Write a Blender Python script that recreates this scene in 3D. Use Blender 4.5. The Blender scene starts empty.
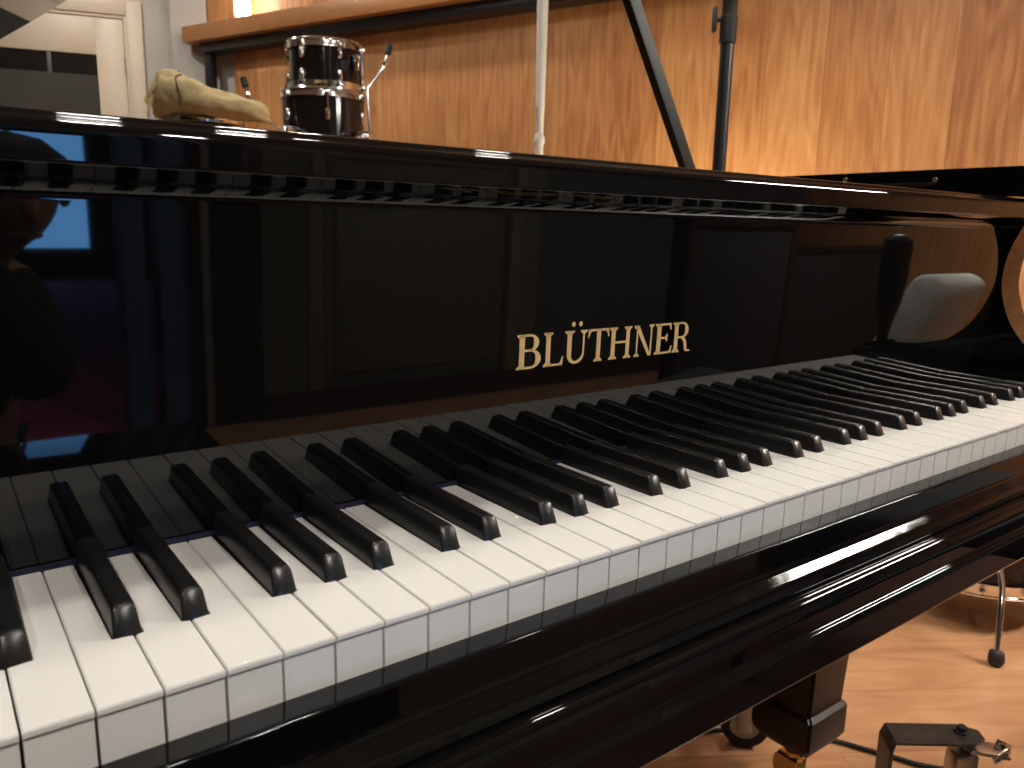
import bpy, bmesh, math, random
from mathutils import Vector, Matrix
random.seed(7)
PI = math.pi
H = 0.735                      # height of the key tops above the floor: everything is modelled with z = 0 at the key tops
FL = -H
CEIL = 1.95
S = 0.0235                     # width of one white key
C = bpy.context.scene.collection
scene = bpy.context.scene

# ------------------------------------------------------------------ materials
def mat(name, col, rough=0.5, metal=0.0, ior=1.5, spec=0.5, emit=None, estr=0.0, coat=0.0):
    m = bpy.data.materials.new(name); m.use_nodes = True
    b = m.node_tree.nodes['Principled BSDF']
    b.inputs['Base Color'].default_value = (*col, 1); b.inputs['Roughness'].default_value = rough
    b.inputs['Metallic'].default_value = metal; b.inputs['IOR'].default_value = ior
    b.inputs['Specular IOR Level'].default_value = spec
    b.inputs['Coat Weight'].default_value = coat
    if emit:
        b.inputs['Emission Color'].default_value = (*emit, 1); b.inputs['Emission Strength'].default_value = estr
    return m
def N(m, t, **kw):
    n = m.node_tree.nodes.new(t)
    for k, v in kw.items(): setattr(n, k, v)
    return n
def L(m, a, b): m.node_tree.links.new(a, b)
def bsdf(m): return m.node_tree.nodes['Principled BSDF']
def vary(m, scale, c1, c2, stretch=(1,1,1), detail=4, rough=None, bump=0.0):
    """noise between two colours, optional roughness range and bump"""
    tc = N(m,'ShaderNodeTexCoord'); mp = N(m,'ShaderNodeMapping'); mp.inputs['Scale'].default_value = stretch
    no = N(m,'ShaderNodeTexNoise'); no.inputs['Scale'].default_value = scale; no.inputs['Detail'].default_value = detail
    L(m, tc.outputs['Object'], mp.inputs['Vector']); L(m, mp.outputs['Vector'], no.inputs['Vector'])
    r = N(m,'ShaderNodeValToRGB'); r.color_ramp.elements[0].color = (*c1,1); r.color_ramp.elements[1].color = (*c2,1)
    r.color_ramp.elements[0].position = .3; r.color_ramp.elements[1].position = .7
    L(m, no.outputs['Fac'], r.inputs['Fac']); L(m, r.outputs['Color'], bsdf(m).inputs['Base Color'])
    if rough:
        rr = N(m,'ShaderNodeMapRange'); rr.inputs['To Min'].default_value = rough[0]; rr.inputs['To Max'].default_value = rough[1]
        L(m, no.outputs['Fac'], rr.inputs['Value']); L(m, rr.outputs['Result'], bsdf(m).inputs['Roughness'])
    if bump:
        bp = N(m,'ShaderNodeBump'); bp.inputs['Strength'].default_value = bump; bp.inputs['Distance'].default_value = .002
        L(m, no.outputs['Fac'], bp.inputs['Height']); L(m, bp.outputs['Normal'], bsdf(m).inputs['Normal'])
    return m

GLOSS = mat('piano_black_polish', (.0032,.003,.003), .025, ior=1.43)
SLIP = mat('piano_black_polish_scuffed', (.0032,.003,.003), .05, ior=1.45)
tc = N(SLIP,'ShaderNodeTexCoord'); nz = N(SLIP,'ShaderNodeTexNoise'); nz.inputs['Scale'].default_value = 38; nz.inputs['Detail'].default_value = 8
nz2 = N(SLIP,'ShaderNodeTexNoise'); nz2.inputs['Scale'].default_value = 6
mu = N(SLIP,'ShaderNodeMath', operation='MULTIPLY'); mr = N(SLIP,'ShaderNodeMapRange')
mr.inputs['From Min'].default_value = .2; mr.inputs['From Max'].default_value = .42; mr.inputs['To Min'].default_value = .025; mr.inputs['To Max'].default_value = .14
L(SLIP,tc.outputs['Object'],nz.inputs['Vector']); L(SLIP,tc.outputs['Object'],nz2.inputs['Vector'])
L(SLIP,nz.outputs['Fac'],mu.inputs[0]); L(SLIP,nz2.outputs['Fac'],mu.inputs[1]); L(SLIP,mu.outputs[0],mr.inputs['Value']); L(SLIP,mr.outputs['Result'],bsdf(SLIP).inputs['Roughness'])
SATIN = mat('black_satin_lacquer', (.006,.0055,.005), .32)
IVORY = vary(mat('ivory_white_plastic', (.8,.77,.69), .22), 9, (.83,.81,.75), (.85,.83,.775))
EBONY = vary(mat('ebony_black_key', (.011,.011,.011), .3), 25, (.010,.010,.010), (.0125,.012,.0115), detail=1, rough=(.26,.30))
FELT = vary(mat('blue_felt', (.02,.02,.09), .95), 400, (.006,.006,.022), (.014,.014,.045), bump=.4)
GOLD = mat('gold_leaf', (.86,.60,.26), .42, metal=.3)
BRASS = mat('brass', (.75,.52,.22), .25, metal=1)
PLATE = mat('bronze_iron_plate', (.45,.27,.08), .35, metal=.6)
SPRUCE = vary(mat('soundboard_spruce', (.5,.3,.12), .4), 30, (.46,.27,.11), (.58,.36,.16), (1,.05,1))
CHROME = mat('chrome', (.75,.74,.72), .12, metal=1)
DULLCHROME = mat('dull_steel', (.45,.42,.38), .33, metal=1)
DRUMBLACK = mat('drum_shell_black', (.012,.010,.010), .1)
RUBBER = mat('black_rubber', (.012,.012,.012), .6)
DRUMHEAD = mat('white_drumhead', (.75,.72,.66), .5)
BLACKMETAL = mat('black_powder_coat', (.012,.012,.013), .36)
GREYMETAL = vary(mat('worn_black_steel', (.02,.019,.018), .42), 60, (.016,.015,.014), (.05,.046,.042), rough=(.3,.5))
WHITEPAINT = mat('white_enamel_tube', (.72,.70,.66), .35)
CANVAS = vary(mat('beige_canvas', (.55,.43,.22), .9), 60, (.50,.385,.19), (.60,.475,.26), bump=.5)
DARKSTRAP = mat('brown_cord', (.09,.06,.03), .8)
PLASTER = vary(mat('grey_plaster', (.42,.40,.37), .9), 3, (.40,.38,.35), (.44,.42,.39))
CASING = mat('cream_door_paint', (.56,.475,.37), .45)
OLIVE = vary(mat('olive_wall_paint', (.12,.114,.084), .8), 2, (.114,.108,.078), (.132,.123,.09))
OLIVED = mat('olive_door_paint', (.16,.15,.11), .6)
SLATE = mat('slate_blue_wall', (.08,.085,.09), .8)
BLUELIT = mat('blue_lit_panel', (.06,.13,.26), .5)  # blue window light on the doorway panels, put into their colour
BLACKWALL = mat('black_drape', (.012,.011,.012), .9)
MAROON = mat('dark_brown_skirting', (.04,.017,.010), .5)
BEIGE = mat('beige_casing', (.26,.21,.15), .5)
CEILM = mat('ceiling_white', (.52,.50,.46), .9)
CARPET = vary(mat('red_carpet', (.5,.06,.16), .95), 200, (.44,.05,.13), (.56,.07,.19), bump=.5)
CHAIRGREY = vary(mat('grey_upholstery', (.75,.75,.70), .8), 200, (.74,.74,.69), (.80,.80,.75), bump=.2)
DOORGLASS = mat('dark_door_glass', (.012,.011,.010), .06)
CLOTH = vary(mat('black_cloth', (.012,.012,.014), .9), 150, (.009,.009,.011), (.018,.018,.02), bump=.3)
SKIN = mat('skin', (.52,.28,.19), .5)
HAIR = mat('dark_hair', (.02,.013,.009), .6)
LAMPW = mat('lamp_diffuser', (.9,.9,.9), .5, emit=(1,.93,.82), estr=14)
TUBEW = mat('panel_lamp_diffuser', (.9,.9,.9), .5, emit=(1,.94,.85), estr=11)
GLOW = mat('lit_lamp_shade', (.9,.9,.9), .5, emit=(1,.90,.76), estr=.8)
SKYW = mat('window_daylight', (.2,.4,.7), .2, emit=(.13,.38,.80), estr=.72)
LAMPD = mat('lamp_diffuser_dim', (.9,.9,.9), .5, emit=(1,.93,.82), estr=8)
LAMPB = mat('lamp_diffuser_bright', (.9,.9,.9), .5, emit=(1,.95,.87), estr=13.8)
LAMPC = mat('lamp_diffuser_warm', (.9,.9,.9), .5, emit=(1,.95,.86), estr=20)
LAMPR = mat('fill_lamp_diffuser', (.9,.9,.9), .5, emit=(1,.95,.90), estr=30)  # for the fill lamps added behind the camera
WOODEDGE = vary(mat('orange_oak_edge', (.34,.15,.05), .4), 14, (.30,.125,.04), (.38,.17,.06), (1,8,8))

def wood_panel():
    m = mat('oak_wall_panelling', (.5,.25,.09), .42)
    tc = N(m,'ShaderNodeTexCoord'); sep = N(m,'ShaderNodeSeparateXYZ'); L(m,tc.outputs['Object'],sep.inputs[0])
    # plank index from local x
    dv = N(m,'ShaderNodeMath',operation='DIVIDE'); dv.inputs[1].default_value = .215; L(m,sep.outputs['X'],dv.inputs[0])
    fl = N(m,'ShaderNodeMath',operation='FLOOR'); L(m,dv.outputs[0],fl.inputs[0])
    wn = N(m,'ShaderNodeTexWhiteNoise',noise_dimensions='1D'); L(m,fl.outputs[0],wn.inputs['W'])
    # grain coordinates, shifted per plank
    off = N(m,'ShaderNodeMath',operation='MULTIPLY'); off.inputs[1].default_value = 17.0; L(m,wn.outputs['Value'],off.inputs[0])
    cmb = N(m,'ShaderNodeCombineXYZ'); L(m,sep.outputs['X'],cmb.inputs['X']); L(m,off.outputs[0],cmb.inputs['Y']); 
    zz = N(m,'ShaderNodeMath',operation='MULTIPLY'); zz.inputs[1].default_value = .055; L(m,sep.outputs['Z'],zz.inputs[0]); L(m,zz.outputs[0],cmb.inputs['Z'])
    n1 = N(m,'ShaderNodeTexNoise'); n1.inputs['Scale'].default_value = 60; n1.inputs['Detail'].default_value = 5; n1.inputs['Roughness'].default_value=.6; L(m,cmb.outputs[0],n1.inputs['Vector'])
    # cathedral figure
    cm2 = N(m,'ShaderNodeCombineXYZ'); L(m,sep.outputs['X'],cm2.inputs['X']); L(m,off.outputs[0],cm2.inputs['Y'])
    z2 = N(m,'ShaderNodeMath',operation='MULTIPLY'); z2.inputs[1].default_value = .16; L(m,sep.outputs['Z'],z2.inputs[0]); L(m,z2.outputs[0],cm2.inputs['Z'])
    n2 = N(m,'ShaderNodeTexNoise'); n2.inputs['Scale'].default_value = 7; n2.inputs['Detail'].default_value = 2; L(m,cm2.outputs[0],n2.inputs['Vector'])
    m2 = N(m,'ShaderNodeMath',operation='MULTIPLY'); m2.inputs[1].default_value = 55; L(m,n2.outputs['Fac'],m2.inputs[0])
    sn = N(m,'ShaderNodeMath',operation='SINE'); L(m,m2.outputs[0],sn.inputs[0])
    a = N(m,'ShaderNodeMath',operation='MULTIPLY_ADD'); a.inputs[1].default_value = .075; a.inputs[2].default_value = 0; L(m,sn.outputs[0],a.inputs[0])
    b = N(m,'ShaderNodeMath',operation='MULTIPLY_ADD'); b.inputs[1].default_value = .75; L(m,n1.outputs['Fac'],b.inputs[0]); L(m,a.outputs[0],b.inputs[2])
    c = N(m,'ShaderNodeMath',operation='MULTIPLY_ADD'); c.inputs[1].default_value = .26; L(m,wn.outputs['Value'],c.inputs[0]); L(m,b.outputs[0],c.inputs[2])
    r = N(m,'ShaderNodeValToRGB'); e = r.color_ramp.elements
    e[0].position=.25; e[0].color=(.33,.130,.043,1); e[1].position=.78; e[1].color=(.62,.325,.13,1)
    k = e.new(.5); k.color=(.49,.220,.080,1)
    L(m,c.outputs[0],r.inputs['Fac']); 
    # fine seam
    fr = N(m,'ShaderNodeMath',operation='FRACT'); L(m,dv.outputs[0],fr.inputs[0])
    lt = N(m,'ShaderNodeMath',operation='LESS_THAN'); lt.inputs[1].default_value=.012; L(m,fr.outputs[0],lt.inputs[0])
    mx = N(m,'ShaderNodeMix',data_type='RGBA'); mx.inputs['B'].default_value=(.24,.10,.03,1)
    sm = N(m,'ShaderNodeMath',operation='MULTIPLY'); sm.inputs[1].default_value=.6; L(m,lt.outputs[0],sm.inputs[0])
    L(m,sm.outputs[0],mx.inputs['Factor']); L(m,r.outputs['Color'],mx.inputs['A']); L(m,mx.outputs['Result'],bsdf(m).inputs['Base Color'])
    return m
OAK = wood_panel()

def floor_mat():
    m = mat('laminate_floor', (.45,.2,.08), .3)
    tc = N(m,'ShaderNodeTexCoord'); rot = N(m,'ShaderNodeMapping'); rot.inputs['Rotation'].default_value=(0,0,math.radians(33)); L(m,tc.outputs['Object'],rot.inputs['Vector'])
    br = N(m,'ShaderNodeTexBrick'); br.offset=.37; br.inputs['Scale'].default_value=1; br.inputs['Brick Width'].default_value=1.3; br.inputs['Row Height'].default_value=.19
    br.inputs['Mortar Size'].default_value=.0012; br.inputs['Color1'].default_value=(.2,.2,.2,1); br.inputs['Color2'].default_value=(.8,.8,.8,1); br.inputs['Mortar'].default_value=(.1,.1,.1,1)
    L(m,rot.outputs[0],br.inputs['Vector'])
    st = N(m,'ShaderNodeMapping'); st.inputs['Scale'].default_value=(.9,6,1); L(m,rot.outputs[0],st.inputs['Vector'])
    ad = N(m,'ShaderNodeVectorMath',operation='ADD'); L(m,st.outputs[0],ad.inputs[0]); L(m,br.outputs['Color'],ad.inputs[1])
    n = N(m,'ShaderNodeTexNoise'); n.inputs['Scale'].default_value=3.2; n.inputs['Detail'].default_value=6; n.inputs['Distortion'].default_value=1.2; L(m,ad.outputs[0],n.inputs['Vector'])
    r = N(m,'ShaderNodeValToRGB'); e=r.color_ramp.elements; e[0].position=.3; e[0].color=(.40,.185,.085,1); e[1].position=.72; e[1].color=(.58,.315,.16,1)
    L(m,n.outputs['Fac'],r.inputs['Fac'])
    mx = N(m,'ShaderNodeMix',data_type='RGBA',blend_type='MULTIPLY'); mx.inputs['B'].default_value=(.75,.68,.62,1); L(m,br.outputs['Fac'],mx.inputs['Factor']); L(m,r.outputs['Color'],mx.inputs['A'])
    L(m,mx.outputs['Result'],bsdf(m).inputs['Base Color'])
    return m
FLOORM = floor_mat()

# ------------------------------------------------------------------ mesh helpers
def finish(name, bm, m, parent=None, smooth=None, loc=None):
    bmesh.ops.recalc_face_normals(bm, faces=bm.faces[:])
    me = bpy.data.meshes.new(name); bm.to_mesh(me); bm.free()
    if m: me.materials.append(m)
    if smooth is not None:
        me.shade_smooth(); me.set_sharp_from_angle(angle=math.radians(smooth))
    o = bpy.data.objects.new(name, me); C.objects.link(o)
    if parent: o.parent = parent
    if loc: o.location = loc
    return o
def link_mesh(name, me, parent=None, loc=None):
    o = bpy.data.objects.new(name, me); C.objects.link(o)
    if parent: o.parent = parent
    if loc: o.location = loc
    return o
def box(bm, x0, x1, y0, y1, z0, z1, bev=0, seg=2, M=None):
    vs = [bm.verts.new((x,y,z)) for x in (x0,x1) for y in (y0,y1) for z in (z0,z1)]
    fs = [bm.faces.new([vs[i] for i in q]) for q in ((0,1,3,2),(4,6,7,5),(0,4,5,1),(2,3,7,6),(0,2,6,4),(1,5,7,3))]
    ed = list({e for f in fs for e in f.edges})
    allv = vs
    if bev:
        r = bmesh.ops.bevel(bm, geom=ed, offset=bev, segments=seg, affect='EDGES', profile=.5)
        allv = list(set(r['verts']) | {v for v in vs if v.is_valid})
    if M is not None: bmesh.ops.transform(bm, matrix=M, verts=allv)
    return allv
def prism(bm, prof, a0, a1, axis='x'):
    """closed profile swept along x (profile = y,z), or along z (profile = x,y)"""
    f = (lambda p,a:(a,p[0],p[1])) if axis=='x' else (lambda p,a:(p[0],p[1],a))
    A = [bm.verts.new(f(p,a0)) for p in prof]; B = [bm.verts.new(f(p,a1)) for p in prof]
    n = len(prof)
    for i in range(n): bm.faces.new((A[i],A[(i+1)%n],B[(i+1)%n],B[i]))
    bm.faces.new(A); bm.faces.new(B[::-1])
    return A, B
def rnd(pts, seg=5):
    """round the corners of a closed polygon: points (u, v, radius)"""
    out = []; n = len(pts)
    for i in range(n):
        p = Vector(pts[i][:2]); r = pts[i][2] if len(pts[i]) > 2 else 0
        if r <= 0: out.append(tuple(p)); continue
        a = Vector(pts[i-1][:2])-p; b = Vector(pts[(i+1)%n][:2])-p
        ra = min(r, a.length*.48); rb = min(r, b.length*.48)
        A = p+a.normalized()*ra; B = p+b.normalized()*rb
        for k in range(seg+1):
            t = k/seg; out.append(tuple(A*(1-t)**2+p*2*t*(1-t)+B*t*t))
    return out
def frame_of(d):
    d = d.normalized(); u = d.orthogonal().normalized() if abs(d.z) > .999 else Vector((0,0,1)).cross(d).normalized()
    return u, d.cross(u)
def tube(bm, pts, r, seg=12, cap=True):
    pts = [Vector(p) for p in pts]; rs = r if isinstance(r,(list,tuple)) else [r]*len(pts)
    rings = []; u = None
    for i,p in enumerate(pts):
        d = (pts[min(i+1,len(pts)-1)]-pts[max(i-1,0)]).normalized()
        if u is None: u,_ = frame_of(d)
        u = (u-d*u.dot(d)).normalized(); v = d.cross(u)
        rings.append([bm.verts.new(p+(u*math.cos(2*PI*k/seg)+v*math.sin(2*PI*k/seg))*rs[i]) for k in range(seg)])
    for a,b in zip(rings,rings[1:]):
        for k in range(seg): bm.faces.new((a[k],a[(k+1)%seg],b[(k+1)%seg],b[k]))
    if cap: bm.faces.new(rings[0][::-1]); bm.faces.new(rings[-1])
def lathe(bm, prof, seg=32, M=None, cap=True):
    """profile (r, z) turned about z"""
    rings = []
    for r,z in prof: rings.append([bm.verts.new((r*math.cos(2*PI*k/seg), r*math.sin(2*PI*k/seg), z)) for k in range(seg)])
    for a,b in zip(rings,rings[1:]):
        for k in range(seg): bm.faces.new((a[k],a[(k+1)%seg],b[(k+1)%seg],b[k]))
    if cap: bm.faces.new(rings[0][::-1]); bm.faces.new(rings[-1])
    vs = [v for q in rings for v in q]
    if M is not None: bmesh.ops.transform(bm, matrix=M, verts=vs)
def catmull(P, n=8):
    out = []; P = [Vector(p) for p in P]
    for i in range(len(P)-1):
        a,b,c,d = P[max(i-1,0)],P[i],P[i+1],P[min(i+2,len(P)-1)]
        for k in range(n):
            t = k/n; out.append(.5*((2*b)+(c-a)*t+(2*a-5*b+4*c-d)*t*t+(3*b-a-3*c+d)*t**3))
    out.append(P[-1]); return out
def T(x,y,z): return Matrix.Translation((x,y,z))
def RZ(a): return Matrix.Rotation(a,4,'Z')
def thing(name, label, cat, loc=(0,0,0), rz=0, group=None):
    o = bpy.data.objects.new(name, None); C.objects.link(o); o.empty_display_size = .1
    o.location = loc; o.rotation_euler = (0,0,rz); o['label'] = label; o['category'] = cat
    if group: o['group'] = group
    return o
def tag(o, label, cat, group=None):
    o['label'] = label; o['category'] = cat
    if group: o['group'] = group
    return o
def struct(o): o['kind'] = 'structure'; return o
NB = bmesh.new

# ================================================================== GRAND PIANO
XL, XR = -9*S, 43*S                 # keyboard ends
AI, AO = 1.066, 1.118               # treble arm inner and outer face
BI, BO = XL-(AI-XR), XL-(AO-XR)     # bass arm
piano = thing('grand_piano', 'polished black grand piano with open lid and gold lettering on its fallboard', 'piano', (0,0,FL))
PO = Vector((0,0,FL))
def weigh(o):
    w_ = o.modifiers.new('weighted','WEIGHTED_NORMAL'); w_.keep_sharp = True; w_.weight = 50; w_.mode = 'FACE_AREA'
    return o
def part(name, bm, m, smooth=None, parent=None):
    """part of the piano: modelled in key-top coordinates, shifted to the piano's base"""
    if parent is None: bmesh.ops.translate(bm, verts=bm.verts[:], vec=-PO)
    else: bmesh.ops.translate(bm, verts=bm.verts[:], vec=-PO)
    o = finish(name, bm, m, parent or piano, smooth)
    if smooth is not None: weigh(o)
    return o

# --- keys
OFF = {1:-.0024, 2:.0024, 4:-.0032, 5:0.0, 6:.0032}
def has_black(j): return (j % 7) in OFF and -8 <= j <= 41
def white_mesh(l, r):
    """l, r: offsets of the neighbouring black keys, or None"""
    g = .00042; hw = .0069
    xl = g if l is None else l+hw; xr = S-g if r is None else S+r-hw
    top = [(g,0.0),(S-g,0.0)]
    if r is not None: top += [(S-g,.0505),(xr,.0505)]
    else: top += []
    top += [(xr,.150),(xl,.150)]
    if l is not None: top += [(xl,.0505),(g,.0505)]
    bm = NB()
    def slab(pts, z0, z1, bev):
        A,B = prism(bm, pts, z0, z1, 'z')
        if bev:
            bs = set(B); ed = [e for e in bm.edges if e.verts[0] in bs and e.verts[1] in bs]
            bmesh.ops.bevel(bm, geom=ed, offset=bev, segments=4, affect='EDGES')
    body = [(x, y if y > 0 else .0016) for x,y in top]
    slab([(x+(.0002 if x<S/2 else -.0002), y) for x,y in body], -.030, -.0024, 0)
    slab(top, -.0026, 0, .0005)
    bmesh.ops.recalc_face_normals(bm, faces=bm.faces[:])
    me = bpy.data.meshes.new('white_key'); bm.to_mesh(me); bm.free(); me.materials.append(IVORY)
    me.shade_smooth(); me.set_sharp_from_angle(angle=math.radians(62)); return me
def black_mesh():
    bm = NB()
    b = .0060; t = .0047; h = .0122
    def ring(y, yb):   # section: bottom to rounded top
        pts = [(-b,-.010),(-b,-.0006),(-b+.0002,.0006),(-t-.0002,h-.0018),(-t+.0005,h-.0006),(-t+.0016,h),(t-.0016,h),(t-.0005,h-.0006),(t+.0002,h-.0018),(b-.0002,.0006),(b,-.0006),(b,-.010)]
        out = []
        for x,z in pts:
            k = max(0,min(1,z/h)); out.append(bm.verts.new((x, yb+(y-yb)*k, z)))
        return out
    def ringy(fn): 
        pts = [(-b,-.010),(-b,-.0006),(-b+.0002,.0006),(-t-.0002,h-.0018),(-t+.0005,h-.0006),(-t+.0016,h),(t-.0016,h),(t-.0005,h-.0006),(t+.0002,h-.0018),(b-.0002,.0006),(b,-.0006),(b,-.010)]
        return [bm.verts.new((x*fn(z)[1], fn(z)[0], z*fn(z)[2] if z>0 else z)) for x,z in pts]
    y0 = .0508; sl = .0048
    front = ringy(lambda z:(y0+sl*max(0,z)/h+.0, .90, .93))
    r1 = ringy(lambda z:(y0+.0004+sl*max(0,z)/h+(.0008 if z>h*.9 else .0001), .985, .985))
    r2 = ringy(lambda z:(y0+.0014+sl*max(0,z)/h+(.0022 if z>h*.9 else .0004), 1, 1))
    r3 = ringy(lambda z:(.1465, 1, 1))
    rs = [front,r1,r2,r3]
    for A,B in zip(rs,rs[1:]):
        for i in range(len(A)-1): bm.faces.new((A[i],A[i+1],B[i+1],B[i]))
    bm.faces.new(front); bm.faces.new(r3[::-1])
    bmesh.ops.recalc_face_normals(bm, faces=bm.faces[:])
    me = bpy.data.meshes.new('black_key'); bm.to_mesh(me); bm.free(); me.materials.append(EBONY)
    me.shade_smooth(); me.set_sharp_from_angle(angle=math.radians(50)); return me
WM = {}
for i in range(-9, 43):
    l = OFF[i%7] if has_black(i) else None; r = OFF[(i+1)%7] if has_black(i+1) else None
    if (l,r) not in WM: WM[(l,r)] = white_mesh(l,r)
    o = link_mesh('white_key', WM[(l,r)], piano, (i*S + random.uniform(-.00008,.00008), 0, H + random.uniform(-.00025,.0001)))
    o['group'] = 'white keys'; weigh(o)
BM_ = black_mesh()
for j in range(-8, 42):
    if has_black(j):
        o = link_mesh('black_key', BM_, piano, (j*S+OFF[j%7]+random.uniform(-.0002,.0002), 0, H+random.uniform(-.0002,.0002)))
        o.rotation_euler.z = random.uniform(-.002,.002); o['group'] = 'black keys'

# --- felt strip, key blocks
bm = NB(); prism(bm, rnd([(.1436,-.004),(.1436,.0022,.0012),(.1490,.0022),(.1490,-.004)]), XL-.001, XR+.001); part('nameboard_felt', bm, FELT, 40)
for a,b in ((BI+.001,XL-.0012),(XR+.0012,AI-.001)):
    bm = NB(); prism(bm, rnd([(-.0035,-.0195),(-.0035,.010,.006),(.1425,.0125),(.1425,-.0195)]), a, b); part('key_block', bm, GLOSS, 35)

# --- fallboard with its curled lip
fbp = [(.1469,.0005),(.1409,.1835),(.1406,.1868,.002),(.1375,.1915,.004),(.1352,.1927),(.165,.1927),(.168,.0005)]
bm = NB(); prism(bm, rnd(fbp, 6), BI+.0008, AI-.0008); fallboard = part('fallboard', bm, GLOSS, 28)
lip = [(.1354,.19275),(.1330,.1936,.0012),(.1252,.2000,.0014),(.1250,.2150,.003),(.1275,.2192,.002),(.1330,.2203,.0015),(.1352,.2208,.0012),(.1375,.2240,.003),(.1460,.2245,.003),(.165,.2235),(.167,.19275)]
bm = NB(); prism(bm, rnd(lip, 6), BO, AO); part('lip_rail', bm, GLOSS, 28)
# --- gold lettering: serif capitals built from strokes, lying on the fallboard
THR = .0331
def letters():
    bm = NB()
    th, tn = .172, .066        # thick and thin stroke in cap heights
    def quad(p):   # polygon in letter space
        vs = [bm.verts.new((x, 0, z)) for x,z in p]; bm.faces.new(vs)
    def bar(x0,x1,z0,z1): quad([(x0,z0),(x1,z0),(x1,z1),(x0,z1)])
    def stem(x, w=th, z0=0, z1=1, feet=True, head=True, fl=.09, fr=.09):
        bar(x,x+w,z0,z1)
        if feet: serif(x-fl,x+w+fr,z0,1,x,x+w)
        if head: serif(x-fl,x+w+fr,z1,-1,x,x+w)
    def serif(x0,x1,z,s,a,b):
        t = .05*s; k = .06*s
        quad([(x0,z),(x1,z),(x1,z+t*.7),(b+.01,z+t+k),(a-.01,z+t+k),(x0,z+t*.7)])
    def arc(cx,cz,rx,rz,a0,a1,w0,w1,n=14):   # outline stroke, width varies: w0 at the ends, w1 at the middle
        I=[];O=[]
        for k in range(n+1):
            t=k/n; a=a0+(a1-a0)*t; w=w0+(w1-w0)*math.sin(PI*t)
            O.append((cx+rx*math.cos(a),cz+rz*math.sin(a))); I.append((cx+(rx-w)*math.cos(a),cz+(rz-w0)*math.sin(a)))
        for k in range(n): quad([O[k],O[k+1],I[k+1],I[k]])
    def diag(x0,z0,x1,z1,w): quad([(x0,z0),(x0+w,z0),(x1+w,z1),(x1,z1)])
    def B(): 
        stem(.10, fr=0); bar(.10,.46,1-tn,1); bar(.10,.48,.50,.50+tn); bar(.10,.48,0,tn)
        arc(.45,.75,.30,.25,PI/2,-PI/2,tn,th); arc(.47,.281,.36,.281,PI/2,-PI/2,tn,th*1.05)
    def Lt():
        stem(.10); bar(.10,.72,0,tn); quad([(.60,0),(.76,0),(.80,.27),(.755,.27),(.69,.10),(.60,tn)])
    def U():
        bar(.12,.12+th,.30,1); serif(.02,.12+th+.10,1,-1,.12,.12+th); bar(.74,.74+tn,.30,1); serif(.63,.92,1,-1,.74,.74+tn)
        n=16; O=[];I=[]
        for k in range(n+1):
            a=PI+PI*k/n; t=k/n
            O.append((.46+.34*math.cos(a),.31+.31*math.sin(a)))
            wi=th*(1-t)+tn*t
            I.append((.46+.04*(.5-t)+(.34-(th if k<n/2 else tn))*math.cos(a) if False else .46+(.34-wi)*math.cos(a),.31+(.31-.085)*math.sin(a)))
        for k in range(n): quad([O[k],O[k+1],I[k+1],I[k]])
        for cx in (.34,.62):
            quad([(cx+.075*math.cos(2*PI*k/14),1.19+.075*math.sin(2*PI*k/14)) for k in range(14)])
    def Tt():
        stem(.38,head=False); bar(.06,.86,1-tn,1)
        quad([(.03,1),(.13,1),(.16,1-tn),(.08,.86),(.04,.74),(0,.74)]); quad([(.89,1),(.79,1),(.76,1-tn),(.84,.86),(.88,.74),(.92,.74)])
    def Ht():
        stem(.10); stem(.76,th*.9); bar(.10,.8,.49,.49+tn)
    def Nt():
        stem(.12,tn,head=False); stem(.80,tn,feet=False); quad([(.02,1),(.22,1),(.86,0),(.72,0)]); serif(.0,.24,1,-1,.05,.2)
    def E():
        stem(.10, fr=0); bar(.10,.68,1-tn,1); bar(.10,.72,0,tn); bar(.10,.52,.49,.49+tn)
        quad([(.60,1),(.72,1),(.73,.78),(.69,.78),(.66,.90),(.58,1-tn)]); quad([(.62,0),(.76,0),(.80,.25),(.755,.25),(.70,.10),(.60,tn)])
        quad([(.47,.49),(.54,.40),(.57,.40),(.57,.66),(.54,.66),(.47,.49+tn)])
    def Rt():
        stem(.10); bar(.10,.48,1-tn,1); bar(.10,.48,.46,.46+tn); arc(.46,.73,.32,.27,PI/2,-PI/2,tn,th)
        quad([(.44,.47),(.60,.49),(.70,.36),(.76,.06),(.90,.055),(.92,0),(.70,0),(.63,.06),(.57,.33)])
    spec = [(B,.2985,.3208),(Lt,.3232,.3422),(U,.3431,.3655),(Tt,.3661,.3880),(Ht,.3884,.4125),(Nt,.4154,.4378),(E,.4394,.4602),(Rt,.4605,.4832)]
    cap = .0252; z0 = .0756
    for fn,x0,x1 in spec:
        n0 = len(bm.verts); fn(); bm.verts.ensure_lookup_table(); vs = bm.verts[n0:]
        a = min(v.co.x for v in vs); b = max(v.co.x for v in vs)
        for v in vs:
            x = x0+(v.co.x-a)/(b-a)*(x1-x0); z = z0+v.co.z*cap
            v.co = (x, .1469-THR*z-.00012, z)
    # slight thickness
    r = bmesh.ops.extrude_face_region(bm, geom=bm.faces[:])
    bmesh.ops.translate(bm, verts=[g for g in r['geom'] if isinstance(g,bmesh.types.BMVert)], vec=(0,-.0002,0))
    return bm
lt = part('lettering', letters(), GOLD, None, fallboard); lt['label'] = 'gold serif lettering reading BLÜTHNER'
lt.location = (0,0,0)

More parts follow.
